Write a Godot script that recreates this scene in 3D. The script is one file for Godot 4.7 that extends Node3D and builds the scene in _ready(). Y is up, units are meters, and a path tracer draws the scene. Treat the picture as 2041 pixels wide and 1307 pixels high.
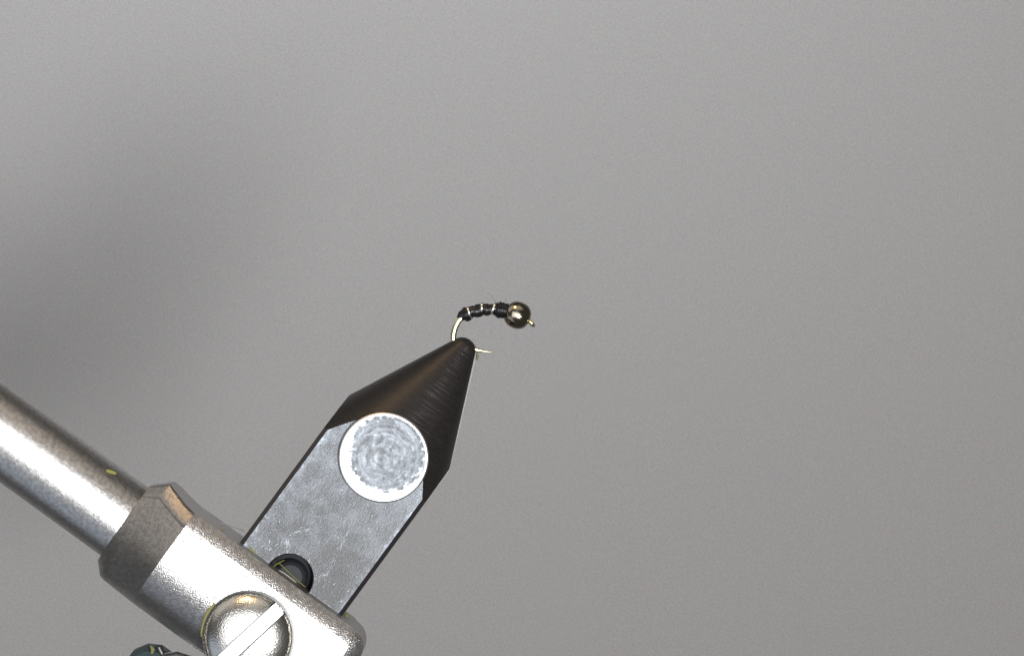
extends Node3D
# A fly held in a tying vise, seen close up. Lengths are written in units of 0.04 mm (U) and stored in metres.

const U := 0.00004
const AX := Vector3(0.592, 0.806, 0.0)     # along the jaws, towards the tip
const BX := Vector3(0.806, -0.592, 0.0)    # across the jaws
const PX := Vector3(0.81, -0.586, 0.0)     # along the stem, towards the clamp
const QX := Vector3(0.586, 0.81, 0.0)      # across the stem
const ORIGIN := Vector3(-1020.5, 653.5, 0.0)
const TAPER := 0.462

var M := {}
var rng := RandomNumberGenerator.new()

# ---------------------------------------------------------------- mesh helpers

class Shape:
	var v := PackedVector3Array()
	var n := PackedVector3Array()
	var t := PackedVector2Array()
	var i := PackedInt32Array()

	# rows: an array of rows of points; outside is the side away from `inner`
	func grid(rows: Array, inner: Vector3, uvs := [], normals := [], wrap := false) -> void:
		var nr := rows.size()
		var nc: int = rows[0].size()
		var base := v.size()
		var nn := []
		var sum := 0.0
		for a in nr:
			var line := []
			for b in nc:
				var b0 := b - 1
				var b1 := b + 1
				if wrap:
					if b0 < 0: b0 = nc - 2
					if b1 > nc - 1: b1 = 1
				else:
					b0 = maxi(b0, 0)
					b1 = mini(b1, nc - 1)
				var du: Vector3 = rows[a][b1] - rows[a][b0]
				var dv: Vector3 = rows[mini(a + 1, nr - 1)][b] - rows[maxi(a - 1, 0)][b]
				if du.length() < 1e-4:
					var a2 := a + 1 if a < nr / 2 else a - 1
					du = rows[a2][b1] - rows[a2][b0]
				var c := du.cross(dv)
				if c.length() > 0.0:
					c = c / c.length()
				line.append(c)
				sum += c.dot((rows[a][b] - inner))
			nn.append(line)
		var s := 1.0 if sum >= 0.0 else -1.0
		for a in nr:
			for b in nc:
				v.append(rows[a][b])
				n.append(normals[a][b] if normals.size() else nn[a][b] * s)
				t.append(uvs[a][b] if uvs.size() else Vector2(b / float(maxi(nc - 1, 1)), a / float(maxi(nr - 1, 1))))
		for a in nr - 1:
			for b in nc - 1:
				var p := base + a * nc + b
				var q := p + 1
				var r := p + nc
				var w := r + 1
				# cross(du, dv) * s is outward; Godot wants clockwise seen from outside
				if s > 0.0:
					i.append_array([p, r, q, q, r, w])
				else:
					i.append_array([p, q, r, q, w, r])

	func mesh(scale: float, at: Vector3) -> ArrayMesh:
		var out := PackedVector3Array()
		out.resize(v.size())
		for k in v.size():
			out[k] = (v[k] - at) * scale
		var arr := []
		arr.resize(Mesh.ARRAY_MAX)
		arr[Mesh.ARRAY_VERTEX] = out
		arr[Mesh.ARRAY_NORMAL] = n
		arr[Mesh.ARRAY_TEX_UV] = t
		arr[Mesh.ARRAY_INDEX] = i
		var m := ArrayMesh.new()
		m.add_surface_from_arrays(Mesh.PRIMITIVE_TRIANGLES, arr)
		return m


func build(called: String, s: Shape, mat: Material, parent: Node3D, home := Vector3.ZERO) -> MeshInstance3D:
	var o := MeshInstance3D.new()
	o.name = called
	o.mesh = s.mesh(U, home)
	o.material_override = mat
	o.cast_shadow = GeometryInstance3D.SHADOW_CASTING_SETTING_ON
	parent.add_child(o, true)
	return o


func thing(called: String, label: String, category: String, group := "") -> Node3D:
	var o := Node3D.new()
	o.name = called
	add_child(o, true)
	return tag(o, label, category, group)


func tag(o: Node3D, label: String, category: String, group := "") -> Node3D:
	o.set_meta("label", label)
	o.set_meta("category", category)
	if group:
		o.set_meta("group", group)
	return o


func J(x: float, s: float, z: float) -> Vector3:           # the jaws' own frame
	return ORIGIN + Vector3(0.806 * (x + 1151.0) + 0.592 * s, -(0.592 * (x + 1151.0) - 0.806 * s), z)


func C(p: float, q: float, z: float) -> Vector3:           # the stem's and clamp's own frame (slightly nearer than the jaws)
	return (ORIGIN + Vector3(0.81 * p + 0.586 * q, -(0.586 * p - 0.81 * q), 0.0)) * 0.979 + Vector3(0, 0, z)


func F(x: float, y: float, z := 0.0) -> Vector3:           # plan coordinates of the fly: x right, y down
	return Vector3(x - 1020.5, 653.5 - y, z)


# a round sweep: pts with radii, closed by rounded ends
func sweep(s: Shape, pts: Array, radii: Array, sides := 16, caps := true, flat := 1.0) -> void:
	var rows := []
	var mid := Vector3.ZERO
	var up := Vector3(0, 0, 1)
	var frames := []
	for k in pts.size():
		mid += pts[k] / pts.size()
		var d: Vector3 = (pts[mini(k + 1, pts.size() - 1)] - pts[maxi(k - 1, 0)]).normalized()
		var side := d.cross(up)
		if side.length() < 0.05:
			side = d.cross(Vector3(1, 0, 0))
		side = side.normalized()
		up = side.cross(d).normalized()
		frames.append([d, side, up])
	var ring := func(c: Vector3, f: Array, r: float) -> Array:
		var line := []
		for j in sides + 1:
			var a := TAU * j / sides
			line.append(c + f[1] * cos(a) * r + f[2] * sin(a) * r * flat)
		return line
	if caps:
		for e in [0.02, 0.5, 0.85]:
			var h: float = sqrt(1.0 - e * e) * 0.8
			rows.append(ring.call(pts[0] - frames[0][0] * radii[0] * h, frames[0], radii[0] * e))
	for k in pts.size():
		rows.append(ring.call(pts[k], frames[k], radii[k]))
	if caps:
		var z := pts.size() - 1
		for e in [0.85, 0.5, 0.02]:
			var h: float = sqrt(1.0 - e * e) * 0.8
			rows.append(ring.call(pts[z] + frames[z][0] * radii[z] * h, frames[z], radii[z] * e))
	# the outside is told from the ring centres, so a bent sweep keeps its faces outward
	var nrm := []
	for a in rows.size():
		var line := []
		var c := Vector3.ZERO
		for j in sides:
			c += rows[a][j] / sides
		for j in sides + 1:
			var du: Vector3 = rows[a][(j + 1) % sides] - rows[a][(j - 1 + sides) % sides]
			var dv: Vector3 = rows[mini(a + 1, rows.size() - 1)][j] - rows[maxi(a - 1, 0)][j]
			var n := du.cross(dv)
			n = n / maxf(n.length(), 1e-12)
			line.append(n if n.dot(rows[a][j] - c) >= 0.0 else -n)
		nrm.append(line)
	s.grid(rows, mid, [], nrm)


func smooth_path(keys: Array, per := 8) -> Array:          # Catmull-Rom through Vector4(x, y, z, radius)
	var pts := []
	var rad := []
	for k in keys.size() - 1:
		var a: Vector4 = keys[maxi(k - 1, 0)]
		var b: Vector4 = keys[k]
		var c: Vector4 = keys[k + 1]
		var d: Vector4 = keys[mini(k + 2, keys.size() - 1)]
		for j in per + (1 if k == keys.size() - 2 else 0):
			var u := j / float(per)
			var w: Vector4 = 0.5 * ((2.0 * b) + (c - a) * u + (2.0 * a - 5.0 * b + 4.0 * c - d) * u * u + (3.0 * b - a - 3.0 * c + d) * u * u * u)
			pts.append(F(w.x, w.y, w.z))
			rad.append(w.w)
	return [pts, rad]


# turned shape round an axis through c: profile of Vector2(radius, height)
func lathe(s: Shape, c: Vector3, axis: Vector3, profile: Array, sides := 64) -> void:
	var u := axis.cross(Vector3(0.3, 0.9, 0.1)).normalized()
	var w := axis.cross(u).normalized()
	for k in profile.size() - 1:                            # every stretch of the profile keeps a crisp edge unless Vector3 marks it smooth
		pass
	var stretch := []
	for k in profile.size():
		stretch.append(profile[k])
		var sharp: bool = profile[k] is Vector3 or k == profile.size() - 1
		if sharp and stretch.size() > 1:
			var rows := []
			var uvs := []
			for q in stretch:
				var line := []
				var uv := []
				for j in sides + 1:
					var a := TAU * j / sides
					line.append(c + (u * cos(a) + w * sin(a)) * q.x + axis * q.y)
					var off: Vector3 = (u * cos(a) + w * sin(a)) * q.x / 200.0
					uv.append(Vector2(0.5 + off.x, 0.5 - off.y))
				rows.append(line)
				uvs.append(uv)
			var inner := c + axis * -2000.0
			var dr: float = absf(stretch[-1].x - stretch[0].x)
			var dh: float = absf(stretch[-1].y - stretch[0].y)
			if dh > dr * 2.0:
				inner = c
			s.grid(rows, inner, uvs, [], true)
			stretch = [profile[k]]


# ---------------------------------------------------------------- textures and materials

func noise_image(size: int, freq: float, seed_: int, kind := FastNoiseLite.TYPE_SIMPLEX_SMOOTH, oct := 4) -> Image:
	var f := FastNoiseLite.new()
	f.noise_type = kind
	f.seed = seed_
	f.frequency = freq
	f.fractal_octaves = oct
	return f.get_seamless_image(size, size)


func tex(im: Image) -> ImageTexture:
	return ImageTexture.create_from_image(im)


func normal_tex(im: Image, strength: float) -> ImageTexture:
	var c: Image = im.duplicate()
	c.convert(Image.FORMAT_RGBA8)
	c.bump_map_to_normal_map(strength)
	return tex(c)


func lin(r: float, g: float, b: float) -> Color:
	return Color(r, g, b).linear_to_srgb()


func mat(called: String, c: Color, rough: float, metal := 0.0, spec := 0.5) -> StandardMaterial3D:
	var m := StandardMaterial3D.new()
	m.resource_name = called
	m.albedo_color = c
	m.roughness = rough
	m.metallic = metal
	m.metallic_specular = spec
	M[called] = m
	return m


func remap_image(src: Image, lo: Color, hi: Color, bias := 1.0) -> Image:
	var w := src.get_width()
	var h := src.get_height()
	var out := Image.create(w, h, false, Image.FORMAT_RGBA8)
	for y in h:
		for x in w:
			out.set_pixel(x, y, lo.lerp(hi, pow(src.get_pixel(x, y).r, bias)))
	return out


func triplanar(m: StandardMaterial3D, tile_units: float) -> void:
	m.uv1_triplanar = true
	m.uv1_triplanar_sharpness = 4.0
	m.uv1_scale = Vector3.ONE / (tile_units * U)


func draw_line_on(im: Image, a: Vector2, b: Vector2, c: Color, amount: float, width := 1.0) -> void:
	var steps := int(a.distance_to(b) * 1.5) + 1
	for k in steps + 1:
		var p := a.lerp(b, k / float(steps))
		for dx in range(-int(ceil(width / 2.0)), int(ceil(width / 2.0)) + 1):
			for dy in range(-int(ceil(width / 2.0)), int(ceil(width / 2.0)) + 1):
				var x := int(p.x) + dx
				var y := int(p.y) + dy
				if x < 0 or y < 0 or x >= im.get_width() or y >= im.get_height():
					continue
				var d := Vector2(x + 0.5, y + 0.5).distance_to(p)
				var f: float = clampf(1.0 - d / (width * 0.5 + 0.5), 0.0, 1.0) * amount * rng.randf_range(0.35, 1.0)
				im.set_pixel(x, y, im.get_pixel(x, y).lerp(c, f))


func make_materials() -> void:
	# cast and tumbled aluminium: a pebbled skin
	var pebble := noise_image(512, 0.19, 3, FastNoiseLite.TYPE_SIMPLEX_SMOOTH, 4)
	var coarse := noise_image(512, 0.05, 8)
	var bumps := normal_tex(pebble, 5.0)
	var rough_map := tex(remap_image(pebble, Color(0.55, 0.55, 0.55), Color(1, 1, 1)))
	var tone_map := tex(remap_image(coarse, Color(0.74, 0.74, 0.74), Color(1, 1, 1)))
	var alu := mat("cast_aluminium", lin(0.52, 0.505, 0.495), 0.46, 1.0)
	alu.normal_enabled = true
	alu.normal_texture = bumps
	alu.normal_scale = 0.32
	alu.roughness_texture = rough_map
	alu.albedo_texture = tone_map
	triplanar(alu, 300.0)
	var stem := alu.duplicate()
	stem.resource_name = "stem_aluminium"
	stem.albedo_color = lin(0.62, 0.61, 0.60)
	stem.normal_scale = 0.22
	stem.roughness = 0.44
	M["stem_aluminium"] = stem

	var steel := mat("polished_steel", lin(0.56, 0.55, 0.52), 0.27, 1.0)
	steel.normal_enabled = true
	steel.normal_texture = bumps
	steel.normal_scale = 0.12
	triplanar(steel, 420.0)
	var slot := mat("slot_steel", lin(0.85, 0.85, 0.84), 0.45, 1.0)
	slot.roughness = 0.62

	# black oxide of the turned tip, with turning marks round the cone
	var turn := Image.create(256, 1024, false, Image.FORMAT_RGBA8)
	var turn_tone := Image.create(256, 1024, false, Image.FORMAT_RGBA8)
	var f := FastNoiseLite.new()
	f.seed = 21
	f.frequency = 0.02
	f.fractal_octaves = 3
	var h := 0.5
	var left := 0
	for y in 1024:
		left -= 1
		if left <= 0:
			h = 0.5 + (rng.randf_range(-0.5, 0.5) if rng.randf() < 0.6 else 0.0)
			left = rng.randi_range(3, 9)
		for x in 256:
			var band: float = exp(-pow((x / 256.0 - 0.60 - 0.10 * f.get_noise_1d(y * 3.0 + left * 40.0)) / 0.10, 2.0))
			var patch: float = clampf(0.22 + 0.9 * band * smoothstep(-0.35, 0.25, f.get_noise_2d(x * 0.8, y * 0.9)), 0.0, 1.0)
			var g: float = 0.5 + (h - 0.5) * patch
			turn.set_pixel(x, y, Color(g, g, g))
			var w: float = 0.72 + 0.10 * f.get_noise_2d(x * 2.0 + 500.0, y * 2.0) + 0.5 * patch * maxf(h - 0.5, 0.0)  # painted glints: raised marks within the band get a lighter tone
			turn_tone.set_pixel(x, y, Color(w, w, w))
	var tip := mat("black_oxide", lin(0.021, 0.0185, 0.0175), 0.43, 0.0, 0.33)
	tip.albedo_texture = tex(turn_tone)
	tip.normal_enabled = true
	tip.normal_texture = normal_tex(turn, 4.0)
	tip.normal_scale = 0.6
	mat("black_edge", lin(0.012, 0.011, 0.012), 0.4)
	mat("ground_steel", lin(0.07, 0.069, 0.068), 0.5, 0.5)

	# the flat of the jaw: grey blue steel, mottled, worn and scratched. u across (-124..124), v along (-780..-180)
	var W := 512
	var H := 1240
	var flat := Image.create(W, H, false, Image.FORMAT_RGBA8)
	var n1 := FastNoiseLite.new()
	n1.seed = 5
	n1.frequency = 0.010
	n1.fractal_octaves = 4
	var n2 := FastNoiseLite.new()
	n2.seed = 6
	n2.frequency = 0.10
	n2.fractal_octaves = 3
	for y in H:
		for x in W:
			var a := n1.get_noise_2d(x, y)
			var b := n2.get_noise_2d(x, y)
			var edge: float = smoothstep(0.80, 0.93, absf(x / 256.0 - 1.0)) * (0.10 + 0.4 * maxf(0.0, n1.get_noise_2d(x * 1.2, y * 2.0 + 900.0)))
			var brush := n2.get_noise_2d(x * 2.2, y * 0.22 + 400.0)
			var grain := n2.get_noise_2d(x * 3.1 + 90.0, y * 3.1)
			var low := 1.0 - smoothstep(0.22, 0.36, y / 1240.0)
			var right_dark := smoothstep(0.40, 0.75, x / 512.0 + 0.10 * a) * (1.0 - smoothstep(0.42, 0.62, y / 1240.0))  # darker across the right half towards the clamp end
			var g := clampf(0.33 + 0.16 * a + 0.15 * b + 0.14 * brush + 0.26 * grain + edge + 0.13 * smoothstep(0.5, 0.85, y / 1240.0) + 0.10 * low - 0.15 * right_dark, 0.04, 1.0)
			flat.set_pixel(x, y, Color(g * 0.95, g * 1.0, g * 1.06))
	var light := Color(0.95, 0.97, 1.0)
	for k in 26:                                            # long hairlines, mostly along the bar
		var p := Vector2(rng.randf() * W, rng.randf_range(0.08, 0.95) * H)
		draw_line_on(flat, p, p + Vector2.from_angle(PI / 2 + rng.randf_range(-0.35, 0.35)) * rng.randf_range(60, 260), light, rng.randf_range(0.10, 0.26), rng.randf_range(1.2, 2.4))
	for k in 1500:                                          # specks and nicks, more of them towards the clamp end and the rims
		var yy := rng.randf_range(0.10, 0.95) if rng.randf() < 0.5 else rng.randf_range(0.12, 0.42)
		var p := Vector2(rng.randf() * W, yy * H)
		draw_line_on(flat, p, p + Vector2.from_angle(rng.randf_range(0.6, 2.4)) * rng.randf_range(1, 11), light, rng.randf_range(0.08, 0.5), rng.randf_range(1.2, 3.6))
	for k in 420:
		var p := Vector2(rng.randf() * W, rng.randf_range(0.10, 0.95) * H)
		draw_line_on(flat, p, p + Vector2.from_angle(rng.randf() * PI) * rng.randf_range(1, 9), Color(0.10, 0.10, 0.11), rng.randf_range(0.1, 0.45), rng.randf_range(1.5, 4.5))
	for k in 34:                                            # bright nicks
		var p := Vector2(rng.randf_range(0.05, 0.95) * W, rng.randf_range(0.12, 0.42) * H)
		draw_line_on(flat, p, p + Vector2.from_angle(rng.randf_range(1.0, 2.2)) * rng.randf_range(3, 18), Color(1, 1, 1), rng.randf_range(0.5, 1.0), 3.0)
	# wandering worn outlines, each laid as a loose band of short strokes
	for path in [[Vector2(215, 640), Vector2(165, 600), Vector2(150, 545), Vector2(180, 490), Vector2(250, 450), Vector2(300, 470), Vector2(350, 420)], [Vector2(330, 720), Vector2(345, 600), Vector2(360, 520), Vector2(330, 470), Vector2(345, 400), Vector2(330, 330)], [Vector2(370, 380), Vector2(430, 400), Vector2(480, 470)]]:
		for k in path.size() - 1:
			for q in 26:
				var p: Vector2 = path[k].lerp(path[k + 1], rng.randf()) + Vector2(rng.randfn(0, 5), rng.randfn(0, 5))
				var d: Vector2 = (path[k + 1] - path[k]).normalized().rotated(rng.randf_range(-0.4, 0.4))
				draw_line_on(flat, p, p + d * rng.randf_range(4, 20), light, rng.randf_range(0.1, 0.4), rng.randf_range(1.5, 3.5))
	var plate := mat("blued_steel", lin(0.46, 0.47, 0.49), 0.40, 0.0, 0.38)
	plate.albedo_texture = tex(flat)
	plate.normal_enabled = true
	var pl := flat.duplicate()
	plate.normal_texture = normal_tex(pl, 1.5)
	plate.normal_scale = 0.7

	# rivet face: bright turned ring, dull hammered middle off centre
	var R := 512
	var face := Image.create(R, R, false, Image.FORMAT_RGBA8)
	var orm := Image.create(R, R, false, Image.FORMAT_RGBA8)
	var rel := Image.create(R, R, false, Image.FORMAT_RGBA8)
	var n3 := FastNoiseLite.new()
	n3.seed = 12
	n3.frequency = 0.022
	n3.fractal_octaves = 4
	for y in R:
		for x in R:
			var d := Vector2(x - 256.0, y - 256.0)
			var m := n3.get_noise_2d(x, y)
			var fine := n3.get_noise_2d(x * 3.0 + 700.0, y * 3.0)
			var r := d.length() / 2.56
			var dn := d.normalized()
			var streak := n3.get_noise_3d(r * 5.0, dn.x * 34.0 + 300.0 + 30.0 * m, dn.y * 34.0)
			var off := Vector2(x - 256.0 - RIVET_OFF.x, y - 256.0 - RIVET_OFF.y).length() / 2.56
			var dull := 1.0 - smoothstep(68.0, 84.0, off + 12.0 * m + 4.0 * fine)
			dull *= 1.0 - smoothstep(81.5, 83.5, r + 1.5 * fine)
			var g := clampf(0.53 + 0.18 * m + 0.09 * fine + 0.20 * streak, 0.2, 1.0)
			face.set_pixel(x, y, Color(g * 0.95, g, g * 1.06).lerp(Color(0.97, 0.97, 0.98), 1.0 - dull))
			orm.set_pixel(x, y, Color(1.0, lerpf(0.42, 0.62, dull), lerpf(1.0, 0.06, dull)))
			var hgt := clampf(0.5 + 0.35 * m + 0.2 * fine + 0.3 * streak, 0.0, 1.0)
			hgt = lerpf(0.5, hgt, dull)
			rel.set_pixel(x, y, Color(hgt, hgt, hgt))
	var riv := mat("rivet_face", lin(0.62, 0.62, 0.62), 1.0, 1.0)
	riv.albedo_texture = tex(face)
	var orm_tex := tex(orm)
	riv.roughness_texture = orm_tex
	riv.roughness_texture_channel = BaseMaterial3D.TEXTURE_CHANNEL_GREEN
	riv.metallic_texture = orm_tex
	riv.metallic_texture_channel = BaseMaterial3D.TEXTURE_CHANNEL_BLUE
	riv.normal_enabled = true
	riv.normal_texture = normal_tex(rel, 5.0)
	riv.normal_scale = 0.28
	mat("rivet_side", lin(0.55, 0.55, 0.56), 0.4, 1.0)

	# the fly
	mat("hook_wire", lin(0.82, 0.76, 0.46), 0.28, 1.0)
	var th := mat("black_thread", lin(0.005, 0.005, 0.006), 0.32, 0.0, 0.36)
	th.clearcoat_enabled = true
	th.clearcoat = 0.12
	th.clearcoat_roughness = 0.25
	mat("rib_silver", lin(0.85, 0.84, 0.76), 0.25, 1.0)
	var bead := mat("bead_nickel", lin(0.34, 0.30, 0.235), 0.13, 1.0)
	bead.normal_enabled = true
	bead.normal_texture = bumps
	bead.normal_scale = 0.10
	triplanar(bead, 120.0)
	mat("dark_fibre", lin(0.10, 0.095, 0.09), 0.6)
	mat("pale_fibre", lin(0.32, 0.31, 0.28), 0.6)
	var yel := mat("yellow_lint", lin(0.11, 0.105, 0.016), 0.8)
	yel.backlight_enabled = true
	yel.backlight = Color(0.1, 0.1, 0.03)
	mat("olive_lint", lin(0.075, 0.08, 0.02), 0.8)
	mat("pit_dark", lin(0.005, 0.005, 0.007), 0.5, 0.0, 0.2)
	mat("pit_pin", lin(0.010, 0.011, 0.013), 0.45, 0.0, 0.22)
	var knob := mat("knob_teal", lin(0.024, 0.036, 0.037), 0.5)
	knob.normal_enabled = true
	knob.normal_texture = bumps
	knob.normal_scale = 0.3
	triplanar(knob, 300.0)

	# grey backing cloth: fine flecks all over
	var fl := noise_image(1024, 0.40, 41, FastNoiseLite.TYPE_SIMPLEX, 2)
	var flecks := Image.create(1024, 1024, false, Image.FORMAT_RGBA8)
	for y in 1024:
		for x in 1024:
			var w := 0.87 + 0.12 * fl.get_pixel(x, y).r
			flecks.set_pixel(x, y, Color(w + rng.randf_range(-0.03, 0.03), w + rng.randf_range(-0.03, 0.03), w + rng.randf_range(-0.03, 0.03)))
	var paper := mat("backing_paper", lin(0.286, 0.280, 0.274), 0.95, 0.0, 0.2)
	paper.albedo_texture = tex(flecks)
	paper.uv1_scale = Vector3(7, 5.25, 1)


const RIVET_OFF := Vector2(19, -22)


# ---------------------------------------------------------------- the vise

func cone_r(s: float) -> float:
	if s < -6.7:
		return 124.0 - (s + 222.0) * TAPER
	return sqrt(maxf(27.0 * 27.0 - (s + 18.0) * (s + 18.0), 0.0))


func steps(a: float, b: float, n: int) -> Array:
	var out := []
	for k in n + 1:
		out.append(lerpf(a, b, k / float(n)))
	return out


# one half of the jaws. zs = 1 front, -1 rear; shifted by dx, ds
func make_jaw(called: String, parent: Node3D, zs: float, dx: float, ds: float, holed: bool) -> MeshInstance3D:
	var gap := 5.0
	var P := func(x: float, s: float, z: float) -> Vector3: return J(x + dx * clampf((s + 330.0) / 330.0, 0.0, 1.0) + 0.022 * maxf(s + 222.0, 0.0), s + ds, maxf(z, gap) * zs)
	var core: Vector3 = J(dx, -300 + ds, 0)
	var tip := Shape.new()
	# the cone, as an arc from the side wall to the flat (or the crown), on either side
	for side in [-1.0, 1.0]:
		var rows := []
		var nrm := []
		var uvs := []
		for s in steps(-298.8, -191.7, 20) + steps(-190.0, -6.7, 36) + steps(-6.0, 9.0, 12):
			var r := cone_r(s)
			var a0: float = acos(minf(124.0 / maxf(r, 1e-3), 1.0)) if r > 124.0 else 0.0
			var a1: float = asin(110.0 / r) if r > 110.0 else PI / 2
			var line := []
			var ln := []
			var uv := []
			for k in 25:
				var a := lerpf(a0, a1, k / 24.0)
				line.append(P.call(side * r * cos(a), s, r * sin(a)))
				var along := TAPER
				if s > -6.7:
					along = clampf((s + 18.0) / maxf(r, 0.05), 0.0, 40.0)
				ln.append((BX * side * cos(a) + Vector3(0, 0, zs * sin(a)) + AX * along).normalized())
				uv.append(Vector2(0.5 + side * (0.5 - a / PI), (s + 300.0) / 315.0))
			rows.append(line)
			nrm.append(ln)
			uvs.append(uv)
		tip.grid(rows, core, uvs, nrm)
	var body := build(called, tip, M.black_oxide, parent)
	# black sides and chamfers of the bar
	var edge := Shape.new()
	for side in [-1.0, 1.0]:
		var rows := []
		for s in steps(-765, -298.8, 4) + steps(-290, -222, 14):
			var zt: float = 100.3 if s < -298.0 else sqrt(maxf(cone_r(s) * cone_r(s) - 124.0 * 124.0, 0.0))
			rows.append([P.call(side * 124.0, s, 0.0), P.call(side * 124.0, s, maxf(zt, gap))])
		edge.grid(rows, core)
		rows = []
		for s in [-765.0, -298.8]:
			rows.append([P.call(side * 124.0, s, 100.3), P.call(side * 115.4, s, 110.0)])
		edge.grid(rows, core)
	build("bevelled_side", edge, M.black_edge, body)
	# the flat face
	var flat := Shape.new()
	var U2 := func(x: float, s: float) -> Vector2: return Vector2((x + 124.0) / 248.0, (s + 780.0) / 600.0)
	var strips := [[-765.0, -660.0], [-510.0, -298.8]] if holed else [[-765.0, -298.8]]
	for st in strips:
		var rows := []
		var uvs := []
		for s in steps(st[0], st[1], 4):
			var line := []
			var uv := []
			for k in 9:
				var x := lerpf(-115.4, 115.4, k / 8.0)
				line.append(P.call(x, s, 110.0))
				uv.append(U2.call(x, s))
			rows.append(line)
			uvs.append(uv)
		flat.grid(rows, core, uvs)
	var rows := []
	var uvs := []
	for s in steps(-298.8, -191.8, 24):
		var hw: float = sqrt(maxf(cone_r(s) * cone_r(s) - 110.0 * 110.0, 0.0))
		var line := []
		var uv := []
		for k in 9:
			var x := lerpf(-hw, hw, k / 8.0)
			line.append(P.call(x, s, 110.0))
			uv.append(U2.call(x, s))
		rows.append(line)
		uvs.append(uv)
	var face_n := []
	for a in rows.size():
		var ln := []
		for b in 9:
			ln.append(Vector3(0, 0, zs))
		face_n.append(ln)
	flat.grid(rows, core, uvs, face_n)
	if holed:
		rows = []
		uvs = []
		var hc := Vector2(-4, -578)
		for ring in 3:
			var line := []
			var uv := []
			for k in 65:
				var a := TAU * k / 64.0 + PI / 4
				var d := Vector2(cos(a), sin(a))
				var e: Vector2
				# to the rectangle's rim: x +-112, s -660..-510
				var tx: float = ((115.4 if d.x > 0 else -115.4) - hc.x) / (d.x if absf(d.x) > 1e-6 else 1e-6)
				var ty: float = ((-510.0 if d.y > 0 else -660.0) - hc.y) / (d.y if absf(d.y) > 1e-6 else 1e-6)
				e = hc + d * minf(absf(tx), absf(ty))
				var c := hc + d * 49.0
				var q: Vector2 = c.lerp(e, ring / 2.0)
				line.append(P.call(q.x, q.y, 110.0))
				uv.append(U2.call(q.x, q.y))
			rows.append(line)
			uvs.append(uv)
		flat.grid(rows, core, uvs)
		# corners that the fan leaves open
		for cx in [-115.4, 115.4]:
			for cs in [-660.0, -510.0]:
				var corner := Vector2(cx, cs)
				var d := (corner - hc).angle()
				var near := []
				for k in 65:
					var a := TAU * k / 64.0 + PI / 4
					var diff: float = wrapf(a - d, -PI, PI)
					if absf(diff) < TAU / 64.0:
						near.append([diff, rows[2][k]])
				if near.size() >= 2:
					near.sort_custom(func(p, q): return p[0] < q[0])
					flat.grid([[near[0][1], P.call(cx, cs, 110.0)], [near[-1][1], P.call(cx, cs, 110.0)]], core, [[U2.call(cx, cs), U2.call(cx, cs)], [U2.call(cx, cs), U2.call(cx, cs)]], [[Vector3(0, 0, 1), Vector3(0, 0, 1)], [Vector3(0, 0, 1), Vector3(0, 0, 1)]])
		var pit := Shape.new()
		var top := J(hc.x, hc.y, 110.0)
		var wall := []
		for z in [0.0, -4.0, -60.0]:
			var line := []
			for k in 65:
				var a := TAU * k / 64.0
				line.append(top + (BX * cos(a) + AX * sin(a)) * (49.0 if z > -1.0 else 47.0) + Vector3(0, 0, z))
			wall.append(line)
		var inside := []
		for line in wall:
			var ln := []
			for k in 65:
				var a := TAU * k / 64.0
				ln.append(-(BX * cos(a) + AX * sin(a)))
			inside.append(ln)
		pit.grid(wall, top + Vector3(0, 0, 3000), [], inside)
		lathe(pit, top, Vector3(0, 0, 1), [Vector2(0.1, -60), Vector2(47, -60)], 48)
		var hole := build("pin_hole", pit, M.pit_dark, body)
		hole.set_meta("label", "dark round hole half covered by the clamp")
		var pin := Shape.new()
		lathe(pin, top + Vector3(0, 0, -60), Vector3(0, 0, 1), [Vector2(0.1, 30), Vector3(24, 30, 0), Vector3(30, 27, 0), Vector3(35, 20, 0), Vector2(35, 1)], 48)
		build("sunk_pin", pin, M.pit_pin, body)
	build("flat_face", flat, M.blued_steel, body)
	# the inner face, where the halves meet
	var inner := Shape.new()
	rows = []
	for s in steps(-765, -222, 6) + steps(-215, -6.7, 20) + steps(-5, 8.6, 10):
		var r := minf(cone_r(s), 124.0)
		r = sqrt(maxf(r * r - gap * gap, 0.01)) if s > -222.0 else r
		rows.append([P.call(-r, s, gap - 0.2), P.call(r, s, gap - 0.2)])
	inner.grid(rows, core + Vector3(0, 0, 3000 * zs))
	build("gripping_face", inner, M.ground_steel, body)
	return body


func clamp_section(q: float) -> float:                      # front height of the clamp across its width
	var t: float = q + 705.0
	if t > 0.0:
		return 200.0 - 9.0 * pow(t / 76.0, 2.0)
	return 200.0 - 135.0 + 135.0 * sqrt(maxf(1.0 - pow(t / 124.5, 2.0), 0.0))


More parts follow.
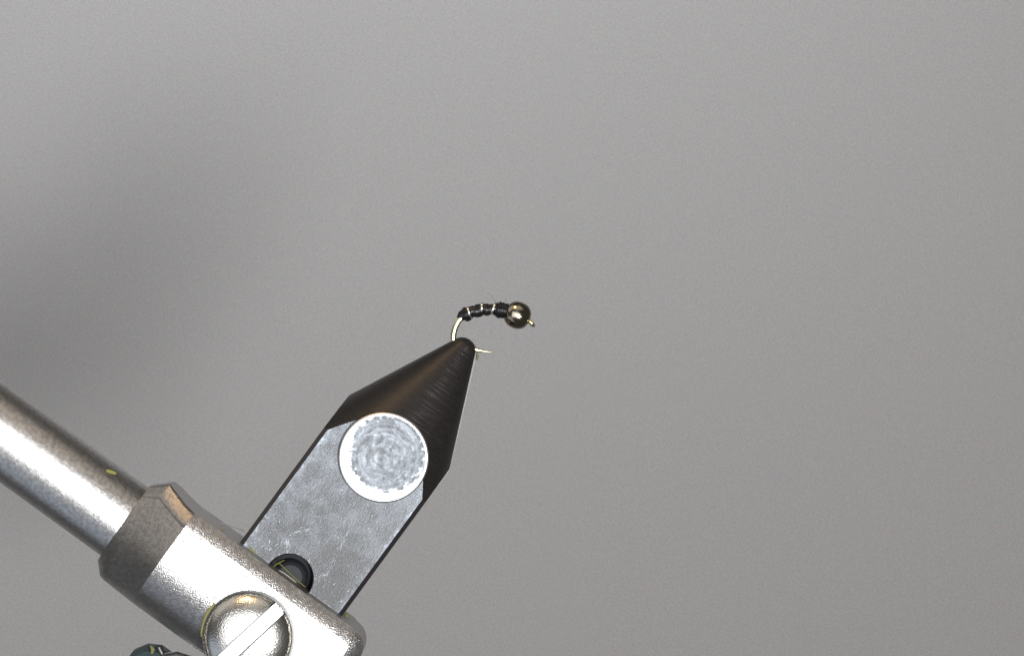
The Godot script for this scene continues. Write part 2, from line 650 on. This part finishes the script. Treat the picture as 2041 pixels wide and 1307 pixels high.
func make_vise() -> void:
	var vise := thing("fly_tying_vise", "bare aluminium and blued steel vise gripping the hook in its black pointed jaws", "vise")
	# stem
	var st := Shape.new()
	var rows := []
	for p in steps(-700, 830, 40):
		var line := []
		for k in 65:
			var a := TAU * k / 64.0
			line.append(C(p, -711.0 + 84.0 * cos(a), 22.0 + 84.0 * sin(a)))
		rows.append(line)
	st.grid(rows, C(100, -711, 22), [], [], true)
	build("stem", st, M.stem_aluminium, vise)

	# clamp: collar, sloping shoulder, face, bevel, wall
	var cl := Shape.new()
	var mid := C(1000, -715, 0)
	# outline of the front at p = 915, from the top wall over the front to the bottom wall
	var prof := []
	for z in steps(0.0, 175.0, 12): prof.append(Vector2(-601.0, z))
	for k in range(1, 5): prof.append(Vector2(lerpf(-601.0, -629.0, k / 4.0), lerpf(175.0, 195.0, k / 4.0)))
	for q in steps(-633.0, -800.0, 40): prof.append(Vector2(q, clamp_section(q)))
	for a in steps(0.878, PI / 2, 20): prof.append(Vector2(-705.0 - 124.4 * sin(a), 65.0 + 135.0 * cos(a)))
	for z in steps(60.0, 0.0, 6): prof.append(Vector2(-829.4, z))
	rows = []
	for u in [0.0, 0.1, 0.2, 0.285, 0.3, 0.36, 0.45, 0.55, 0.65, 0.75, 0.85, 0.93, 1.0]:
		var p := lerpf(806.0, 915.0, u)
		var top: float = lerpf(-616.0, -587.0, u / 0.285) if u < 0.285 else lerpf(-601.0, -587.0, pow((1.0 - u) / 0.715, 1.5))
		var low: float = lerpf(-806.0, -829.4, minf(u / 0.22, 1.0))
		var line := []
		for k in prof.size():
			var f: float = (prof[k].x + 829.4) / 228.4
			line.append(C(p, lerpf(low, top, f), prof[k].y * lerpf(0.53, 1.0, u)))
		rows.append(line)
	cl.grid(rows, mid)
	var back := func(patch: Array) -> Array:                # the far half: the same form, shallower and a little smaller
		var out := []
		for line in patch:
			var l := []
			for w in line:
				l.append(mid + Vector3((w.x - mid.x) * 0.95, (w.y - mid.y) * 0.95, minf(w.z * -0.6, 0.5)))
			out.append(l)
		return out
	cl.grid(back.call(rows), mid)
	var cap := []
	for t in [1.0, 0.5, 0.02]:                               # end of the shoulder round the stem
		var line := []
		for w in rows[0]:
			line.append(C(806, -711, 30).lerp(w, t))
		cap.append(line)
	cl.grid(cap, mid)
	# face
	rows = []
	for p in steps(915.0, 1300.0, 30) + steps(1304.0, 1319.0, 10):
		var qi := -629.0
		if p > 1306.0:
			qi = -642.0 + sqrt(maxf(13.0 * 13.0 - (p - 1306.0) * (p - 1306.0), 0.0))
		var line := []
		for k in 49:
			var q := lerpf(qi, -801.0, k / 48.0)
			line.append(C(p, q, clamp_section(q)))
		for a in steps(0.90, PI / 2, 20): line.append(C(p, -705.0 - 124.4 * sin(a), 65.0 + 135.0 * cos(a)))
		for z in steps(60.0, 0.0, 6): line.append(C(p, -829.4, z))
		rows.append(line)
	cl.grid(rows, mid)
	cl.grid(back.call(rows), mid)
	# bevel and wall follow the outline with its rounded corner
	var outer := []
	var inner := []
	for p in steps(915.0, 1305.0, 24):
		outer.append(Vector2(p, -600.0))
		inner.append(Vector2(p, -629.0))
	for k in range(1, 17):
		var a := PI / 2 * k / 16.0
		outer.append(Vector2(1306.0 + 43.0 * sin(a), -643.0 + 43.0 * cos(a)))
		inner.append(Vector2(1306.0 + 13.0 * sin(a), -642.0 + 13.0 * cos(a)))
	for q in steps(-650.0, -829.0, 8):
		outer.append(Vector2(1349.0, q))
		inner.append(Vector2(1319.0, q))
	var bevel := []
	var wall := []
	for k in outer.size():
		var line := []
		for u in steps(0.0, 1.0, 6):
			var w: Vector2 = outer[k].lerp(inner[k], u)
			line.append(C(w.x, w.y, lerpf(174.0, clamp_section(maxf(inner[k].y, -800.0)), sin(u * PI / 2) * 0.35 + u * 0.65)))
		bevel.append(line)
		wall.append([C(outer[k].x, outer[k].y, 174.0), C(outer[k].x, outer[k].y, 0.0)])
	cl.grid(bevel, mid + Vector3(0, 0, -400))
	cl.grid(wall, mid)
	cl.grid(back.call(bevel), mid + Vector3(0, 0, 400))
	cl.grid(back.call(wall), mid)
	build("clamp_block", cl, M.cast_aluminium, vise)

	# slotted clamp screw
	var sc := Vector3(492 - 1020.5, 653.5 - 1272, 0) * 0.968 + Vector3(0, 0, 196)
	var ax := Vector3(0, 0, 1)
	var head := Shape.new()
	var walls := Shape.new()
	# the dome is split by the slot: two caps either side of it
	var dir := Vector3(0.735, 0.678, 0).normalized()
	var across := Vector3(-dir.y, dir.x, 0)
	var RR := 86.0
	var dome := func(x: float, y: float) -> float: return 6.0 + 38.0 * pow(maxf(1.0 - pow((x * x + y * y) / (87.5 * 87.5), 1.25), 0.0), 0.55)
	for side in [-1.0, 1.0]:
		rows = []
		for u in steps(0.0, 1.0, 24):
			var y: float = side * lerpf(16.5, RR - 0.5, 1.0 - pow(1.0 - u, 1.6))
			var hw: float = sqrt(maxf(RR * RR - y * y, 0.0))
			var line := []
			for k in 41:
				var x: float = hw * sin(PI / 2 * lerpf(-1.0, 1.0, k / 40.0))
				line.append(sc + dir * x + across * y + ax * dome.call(x, y))
			rows.append(line)
		head.grid(rows, sc - ax * 300.0)
		# slot wall
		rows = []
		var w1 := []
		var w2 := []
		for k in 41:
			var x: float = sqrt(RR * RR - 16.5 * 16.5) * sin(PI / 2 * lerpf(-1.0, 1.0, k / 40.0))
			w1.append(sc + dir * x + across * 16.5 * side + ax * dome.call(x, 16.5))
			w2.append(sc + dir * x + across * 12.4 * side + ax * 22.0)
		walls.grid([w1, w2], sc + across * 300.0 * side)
	lathe(head, sc, ax, [Vector3(RR, 20, 0), Vector2(RR, -30)], 72)
	var screw := build("clamp_screw", head, M.polished_steel, vise)
	var gapr := Shape.new()
	lathe(gapr, sc, ax, [Vector3(85.0, 6.5, 0), Vector3(89.8, 6.0, 0), Vector2(89.8, -60)], 72)
	build("gap_shade_ring", gapr, M.black_edge, screw)  # solid black ring standing in for the shaded gap round the head
	build("slot_shade", walls, M.black_edge, screw)  # slot walls coloured black: the shade in the slot is painted on
	var fl := Shape.new()
	fl.grid([[sc - dir * 82.0 - across * 12.6 + ax * 22.4, sc + dir * 82.0 - across * 12.6 + ax * 22.4], [sc - dir * 82.0 + across * 12.6 + ax * 22.4, sc + dir * 82.0 + across * 12.6 + ax * 22.4]], sc - ax * 300.0)
	build("screw_slot", fl, M.slot_steel, screw)

	# jaws
	make_jaw("rear_jaw", vise, -1.0, 6.0, -2.0, false)
	var jaw := make_jaw("front_jaw", vise, 1.0, 0.0, 0.0, true)
	var rc := J(5.5, -276.5, 110.0)
	var rv := Shape.new()
	lathe(rv, rc, ax, [Vector2(88.9, 13), Vector2(88.5, 15), Vector2(86.5, 16.6), Vector2(84.0, 17.2), Vector2(81.5, 16.8), Vector2(79.5, 15.4), Vector2(70, 15.2), Vector2(45, 14.6), Vector2(20, 14.3), Vector2(0.1, 14.2)], 96)
	build("rivet", rv, M.rivet_face, jaw)
	var rside := Shape.new()
	lathe(rside, rc, ax, [Vector2(88.6, -70), Vector2(88.8, 13)], 96)
	build("rivet_shank", rside, M.black_edge, jaw)

	# knob behind the clamp, half out of view
	var kc := Vector3(296 - 1020.5, 653.5 - 1344, -40) * 1.0
	var kn := Shape.new()
	rows = []
	for e in [[8.0, 46.0], [34.0, 44.0], [46.0, 34.0], [56.0, 16.0], [57.0, -30.0], [48.0, -44.0]]:
		var line := []
		for k in 13:
			var a := TAU * k / 12.0 + 0.15
			line.append(kc + Vector3(cos(a) * e[0], sin(a) * e[0], e[1]))
		rows.append(line)
	for k in 12:                                            # flat facets
		for r in rows.size() - 1:
			kn.grid([[rows[r][k], rows[r][k + 1]], [rows[r + 1][k], rows[r + 1][k + 1]]], kc)
	var knob := build("adjusting_knob", kn, M.knob_teal, vise)
	var ws := Shape.new()
	sweep(ws, [F(315, 1291, -10), F(334, 1330, -10)], [7.0, 7.0], 20)
	build("washer", ws, M.black_edge, knob)
	var sd := Shape.new()
	sweep(sd, [F(330, 1316, 0), F(350, 1312, 0), F(420, 1335, 0)], [15.0, 15.0, 15.0], 24)
	build("stud", sd, M.polished_steel, knob)


# ---------------------------------------------------------------- the fly

func make_fly() -> void:
	var fly := thing("fishing_fly", "small curved hook dressed as a black midge with dark metal bead head", "fishing fly")
	var hk := Shape.new()
	var path := smooth_path([Vector4(1050, 634, 0, 5.0), Vector4(1030, 627, 0, 5.2), Vector4(1003, 618, 0, 5.4), Vector4(975, 615, 0, 5.6), Vector4(948, 618, 0, 5.8), Vector4(925, 628, 0, 6.0), Vector4(911, 645, 0, 6.0), Vector4(904, 667, 0, 6.0), Vector4(906, 684, 0, 5.8), Vector4(918, 693, 0, 5.8), Vector4(936, 695, 0, 5.6), Vector4(945, 696, 0, 5.8), Vector4(956, 698.3, 0, 4.4), Vector4(968, 700.2, 0, 2.2), Vector4(978, 701.6, 0, 0.3)], 10)
	sweep(hk, path[0], path[1], 20)
	var hook := build("hook", hk, M.hook_wire, fly)
	# the eye: a ring of wire seen nearly edge on
	var eye := Shape.new()
	var ec := F(1058.5, 643.5)
	var d1 := Vector3(0.62, -0.76, 0.0).normalized()
	var d2 := Vector3(0.05, 0.05, 1.0).normalized()
	var pts := []
	var rad := []
	for k in 33:
		var a := TAU * k / 32.0
		pts.append(ec + d1 * 6.8 * cos(a) + d2 * 8.5 * sin(a))
		rad.append(4.1)
	sweep(eye, pts, rad, 14, false)
	build("hook_eye", eye, M.hook_wire, hook)

	# body: four swellings of wound black thread
	var segs := [
		[Vector4(915.5, 632, 0, 5.8), Vector4(919, 629.5, 0, 9.0), Vector4(924, 627.6, 0, 11.6), Vector4(929, 626.4, 0, 14.6), Vector4(933, 624.0, 0, 13.4), Vector4(936.5, 621.8, 0, 11.2)],
		[Vector4(936, 621.6, 0, 10.8), Vector4(942, 620.2, 0, 10.9), Vector4(949, 620.2, 0, 12.4), Vector4(954, 618.6, 0, 13.2), Vector4(958, 615.6, 0, 11.6), Vector4(961, 613.6, 0, 9.2)],
		[Vector4(960, 613.8, 0, 9.2), Vector4(965, 615.2, 0, 10.6), Vector4(970, 617.0, 0, 12.2), Vector4(976, 616.0, 0, 10.6), Vector4(981, 614.6, 0, 8.8), Vector4(985, 614.8, 0, 9.0)],
		[Vector4(984, 615, 0, 9.6), Vector4(989, 616.3, 0, 12.6), Vector4(995, 617.6, 0, 16.0), Vector4(1001, 618.2, 0, 15.0), Vector4(1007, 619.5, 0, 14.6), Vector4(1013, 621.5, 0, 15.4)]]
	for k in 4:
		var b := Shape.new()
		var pr := smooth_path(segs[k], 12)
		for j in pr[1].size():
			pr[1][j] *= 1.0 + 0.022 * sin(j * 2.1)
		sweep(b, pr[0], pr[1], 40)
		build("body_segment" if k < 3 else "thorax", b, M.black_thread, fly)
	# thread wraps over the thorax and the tail
	for w in [[segs[3], 11.0, 1.15], [segs[0], 7.0, 0.9], [segs[1], 7.0, 0.55], [segs[2], 7.0, 0.55]]:
		var pr := smooth_path(w[0], 24)
		var hp := []
		var hr := []
		var total: int = pr[0].size()
		for k in 320:
			var u := k / 319.0 * (total - 1.001)
			var j := int(u)
			var c: Vector3 = pr[0][j].lerp(pr[0][j + 1], u - j)
			var r: float = lerpf(pr[1][j], pr[1][j + 1], u - j)
			var d: Vector3 = (pr[0][j + 1] - pr[0][j]).normalized()
			var side := d.cross(Vector3(0, 0, 1)).normalized()
			var a: float = k / 319.0 * TAU * w[1] * (1.0 if k % 2 == 0 else 1.0)
			var lean: float = 1.2 * sin(a * 0.37)
			hp.append(c + (side * cos(a) + Vector3(0, 0, 1) * sin(a)) * (r + w[2] * 0.25) + d * lean)
			hr.append(w[2])
		var s := Shape.new()
		sweep(s, hp, hr, 8)
		build("thread_wrap", s, M.black_thread, fly)

	# silver ribbing: three turns of wire round the body
	for w in [[Vector2(931.5, 611.6), Vector2(938.0, 633.5), 12.6], [Vector2(960.8, 603.6), Vector2(959.4, 624.8), 10.4], [Vector2(988.2, 604.6), Vector2(978.6, 626.0), 11.2]]:
		var top := F(w[0].x, w[0].y)
		var bot := F(w[1].x, w[1].y)
		var c := (top + bot) / 2
		var rp := []
		var rr := []
		for k in 49:
			var a := TAU * k / 48.0
			rp.append(c + (top - c) * cos(a) * 0.96 + Vector3(0, 0, w[2] + 0.6) * sin(a))
			rr.append(2.9)
		var s := Shape.new()
		sweep(s, rp, rr, 12, false)
		build("rib_wire", s, M.rib_silver, fly)

	# bead with its bored hole towards the body
	var bd := Shape.new()
	var bc := F(1031.4, 627.8)
	var bx := Vector3(0.93, -0.37, 0.0).normalized()
	var prof := [Vector2(11.0, -20.0), Vector2(14.0, -24.0)]
	for k in 33:
		var a := lerpf(-1.05, 1.36, k / 32.0)
		prof.append(Vector2(27.4 * pow(cos(a), 0.84), 26.6 * signf(sin(a)) * pow(absf(sin(a)), 0.9)))
	prof.append(Vector2(5.0, 25.8))
	var u := bx.cross(Vector3(0, 0, 1)).normalized()
	var rows := []
	var nrm := []
	for q in prof:
		var line := []
		var ln := []
		for k in 65:
			var a := TAU * k / 64.0
			var rd := u * cos(a) + Vector3(0, 0, 1) * sin(a)
			line.append(bc + rd * q.x + bx * q.y)
		rows.append(line)
	bd.grid(rows, bc, [], [], true)
	build("bead", bd, M.bead_nickel, fly)
	# loose ends of thread
	for h in [[[Vector4(971.0, 586.0, 3, 0.45), Vector4(973.5, 584.3, 3, 0.5), Vector4(977, 587, 3, 0.55), Vector4(983, 594.5, 2, 0.6), Vector4(990, 603, 1, 0.7), Vector4(993, 607, 0, 0.7)], "dark_fibre"], [[Vector4(1008.6, 590.5, 4, 0.4), Vector4(1008.0, 596, 3, 0.6), Vector4(1007.6, 606, 2, 0.7)], "dark_fibre"]]:
		var s := Shape.new()
		var pr := smooth_path(h[0], 8)
		sweep(s, pr[0], pr[1], 8)
		build("stray_fibre", s, M[h[1]], fly)


# ---------------------------------------------------------------- lint and fibres

func flake(called: String, label: String, pts: Array, mname: String, flat := 0.35) -> void:
	var s := Shape.new()
	var p := []
	var r := []
	for q in pts:
		p.append(Vector3(q[0].x, q[0].y, q[0].z))
		r.append(q[1] * (0.8 if mname.ends_with("lint") else 1.0))
	var home: Vector3 = p[0]
	sweep(s, p, r, 10, true, flat)
	var o := build(called, s, M[mname], self, home)
	o.position = home * U
	tag(o, label, "lint" if called.begins_with("lint") else "fibre")


func on(x: float, y: float, z: float) -> Vector3:           # a place on a surface that stands z nearer than the hook
	return F(x, y) * (1.0 - z / 7500.0) + Vector3(0, 0, z)


func make_lint() -> void:
	flake("lint_flake", "yellow green scrap of lint stuck on the round stem", [[on(213, 938, 84), 4.5], [on(221, 940.5, 85), 5.0], [on(229, 943, 83), 3.5]], "yellow_lint", 0.5)
	flake("lint_flake", "long curved yellow lint crescent beside the slotted screw head", [[on(431, 1194, 197), 2.0], [on(424, 1207, 199), 3.5], [on(414, 1221, 199), 4.5], [on(407, 1238, 198), 4.5], [on(402, 1256, 196), 3.5], [on(401, 1268, 194), 2.0]], "yellow_lint", 0.5)
	flake("lint_flake", "thin yellow lint shred on the corner of the grey jaw flat beside the clamp", [[on(497, 1090, 113), 1.8], [on(502, 1097, 113), 2.8], [on(508, 1103, 113), 1.6]], "yellow_lint")
	flake("lint_ball", "round olive speck beside the lower right corner of the jaw", [[on(690, 1224, 60), 4.0], [on(692, 1227, 60), 5.0], [on(689, 1233, 60), 3.4]], "olive_lint", 0.9)
	flake("lint_ball", "olive speck clinging to the jaw edge under the hook point", [[on(951, 706, 0), 2.6], [on(952, 711, 0), 3.6], [on(950.5, 716, 0), 2.6]], "olive_lint", 0.9)
	flake("lint_ball", "tiny olive speck on the clamp's upper edge left of the jaw", [[on(443, 1053, 120), 2.0], [on(445, 1056, 120), 2.8]], "olive_lint", 0.9)
	flake("lint_ball", "smudge of yellow green lint on the dark knob behind the clamp", [[on(300, 1288, 10), 3.0], [on(304, 1294, 10), 6.0], [on(302, 1301, 10), 4.0]], "olive_lint", 0.7)
	flake("loose_fibre", "fine dark hair stretched from the clamp edge to the jaw", [[on(440, 1042, 60), 0.7], [on(462, 1050, 55), 0.7], [on(486, 1058, 40), 0.6]], "dark_fibre", 1.0)
	flake("loose_fibre", "faint grey hair along the clamp shoulder's top edge", [[on(395, 1008, 90), 0.5], [on(418, 1026, 90), 0.6], [on(441, 1050, 100), 0.5]], "dark_fibre", 1.0)
	flake("loose_fibre", "yellowish strand crossing the dark hole from upper left to lower right", [[on(556, 1122, 100), 1.0], [on(582, 1147, 98), 1.1], [on(608, 1170, 100), 0.9]], "yellow_lint", 1.0)
	flake("loose_fibre", "short yellowish strand at the left of the dark hole", [[on(541, 1131, 102), 0.9], [on(553, 1123, 100), 1.1], [on(566, 1116, 104), 0.9]], "yellow_lint", 1.0)
	flake("loose_fibre", "thin pale strand low in the dark hole beside the clamp", [[on(545, 1131, 104), 0.6], [on(566, 1142, 103), 0.7], [on(590, 1160, 103), 0.6]], "pale_fibre", 1.0)


func make_backdrop() -> void:
	var s := Shape.new()
	var rows := []
	for a in 61:
		var line := []
		for b in 81:
			var x := lerpf(-12000, 12000, b / 80.0)
			var y := lerpf(-9000, 9000, a / 60.0)
			var z := -6500.0 + 60.0 * sin(x * 0.0007 + 1.0) + 50.0 * sin(y * 0.0009 + x * 0.0003)
			line.append(Vector3(x, y, z))
		rows.append(line)
	s.grid(rows, Vector3(0, 0, -50000))
	var o := build("backdrop", s, M.backing_paper, self, Vector3(0, 0, -6500))
	o.position = Vector3(0, 0, -6500) * U
	o.set_meta("kind", "structure")
	tag(o, "plain grey backing behind the vise, fading darker to the lower right", "backdrop")


func area(called: String, at: Vector3, to: Vector3, size: Vector2, radiance: float, c: Color) -> void:
	var l := AreaLight3D.new()
	l.name = called
	l.area_size = size
	l.area_normalize_energy = true
	l.light_energy = radiance * size.x * size.y / PI
	l.light_color = c
	l.shadow_enabled = true
	l.area_range = 5.0
	l.area_attenuation = 2.0
	add_child(l)
	l.look_at_from_position(at, to, Vector3(0.02, 1, 0.3).normalized())


func _ready() -> void:
	rng.seed = 77
	var cam := Camera3D.new()
	cam.name = "camera"
	cam.fov = rad_to_deg(2.0 * atan(653.5 / 7500.0))
	cam.position = Vector3(0, 0, 0.3)
	cam.near = 0.02
	cam.far = 5.0
	add_child(cam)
	cam.current = true

	var we := WorldEnvironment.new()
	we.name = "environment"
	var e := Environment.new()
	e.background_mode = Environment.BG_COLOR
	e.background_color = lin(0.075, 0.073, 0.07)
	e.tonemap_mode = Environment.TONE_MAPPER_LINEAR
	e.tonemap_exposure = 1.0
	e.sdfgi_enabled = true
	e.ssao_enabled = true
	e.ssil_enabled = true
	we.environment = e
	add_child(we)

	area("flash_lamp", Vector3(0.044, -0.041, 0.32), Vector3(0, 0, -0.05), Vector2(0.041, 0.041), 410.0, Color(1, 1, 1))
	area("soft_panel", Vector3(-0.09, 0.01, 0.34), Vector3(-0.01, 0, 0), Vector2(0.30, 0.26), 2.6, lin(0.97, 0.98, 1.0))
	area("warm_lamp", Vector3(-0.06, 0.27, 0.10), Vector3(0, 0, 0), Vector2(0.06, 0.06), 24.0, lin(1.0, 0.62, 0.30))
	area("backdrop_fill", Vector3(-0.07, 0.15, -0.14), Vector3(-0.07, 0.10, -0.26), Vector2(0.30, 0.10), 4.6, lin(0.84, 0.90, 1.0))  # added light without a visible source, brightens the backdrop towards its top
	area("shoulder_fill", Vector3(-0.36, 0.36, 0.06), Vector3(-0.02, 0, 0), Vector2(0.4, 0.4), 0.7, lin(1.0, 0.95, 0.88))  # unseen fill added at upper left to lift the clamp shoulder
	area("top_fill", Vector3(0.06, 0.42, 0.22), Vector3(-0.02, 0, 0), Vector2(0.4, 0.3), 0.7, lin(1.0, 0.94, 0.86))  # extra warm fill from above, put in to brighten the clamp bevel
	area("cool_fill", Vector3(-0.45, -0.30, 0.22), Vector3(0, 0, 0), Vector2(0.45, 0.45), 0.7, lin(0.72, 0.82, 1.0))  # invented cool fill from low left, for bluish reflections in the metal

	make_materials()
	make_backdrop()
	make_vise()
	make_fly()
	make_lint()
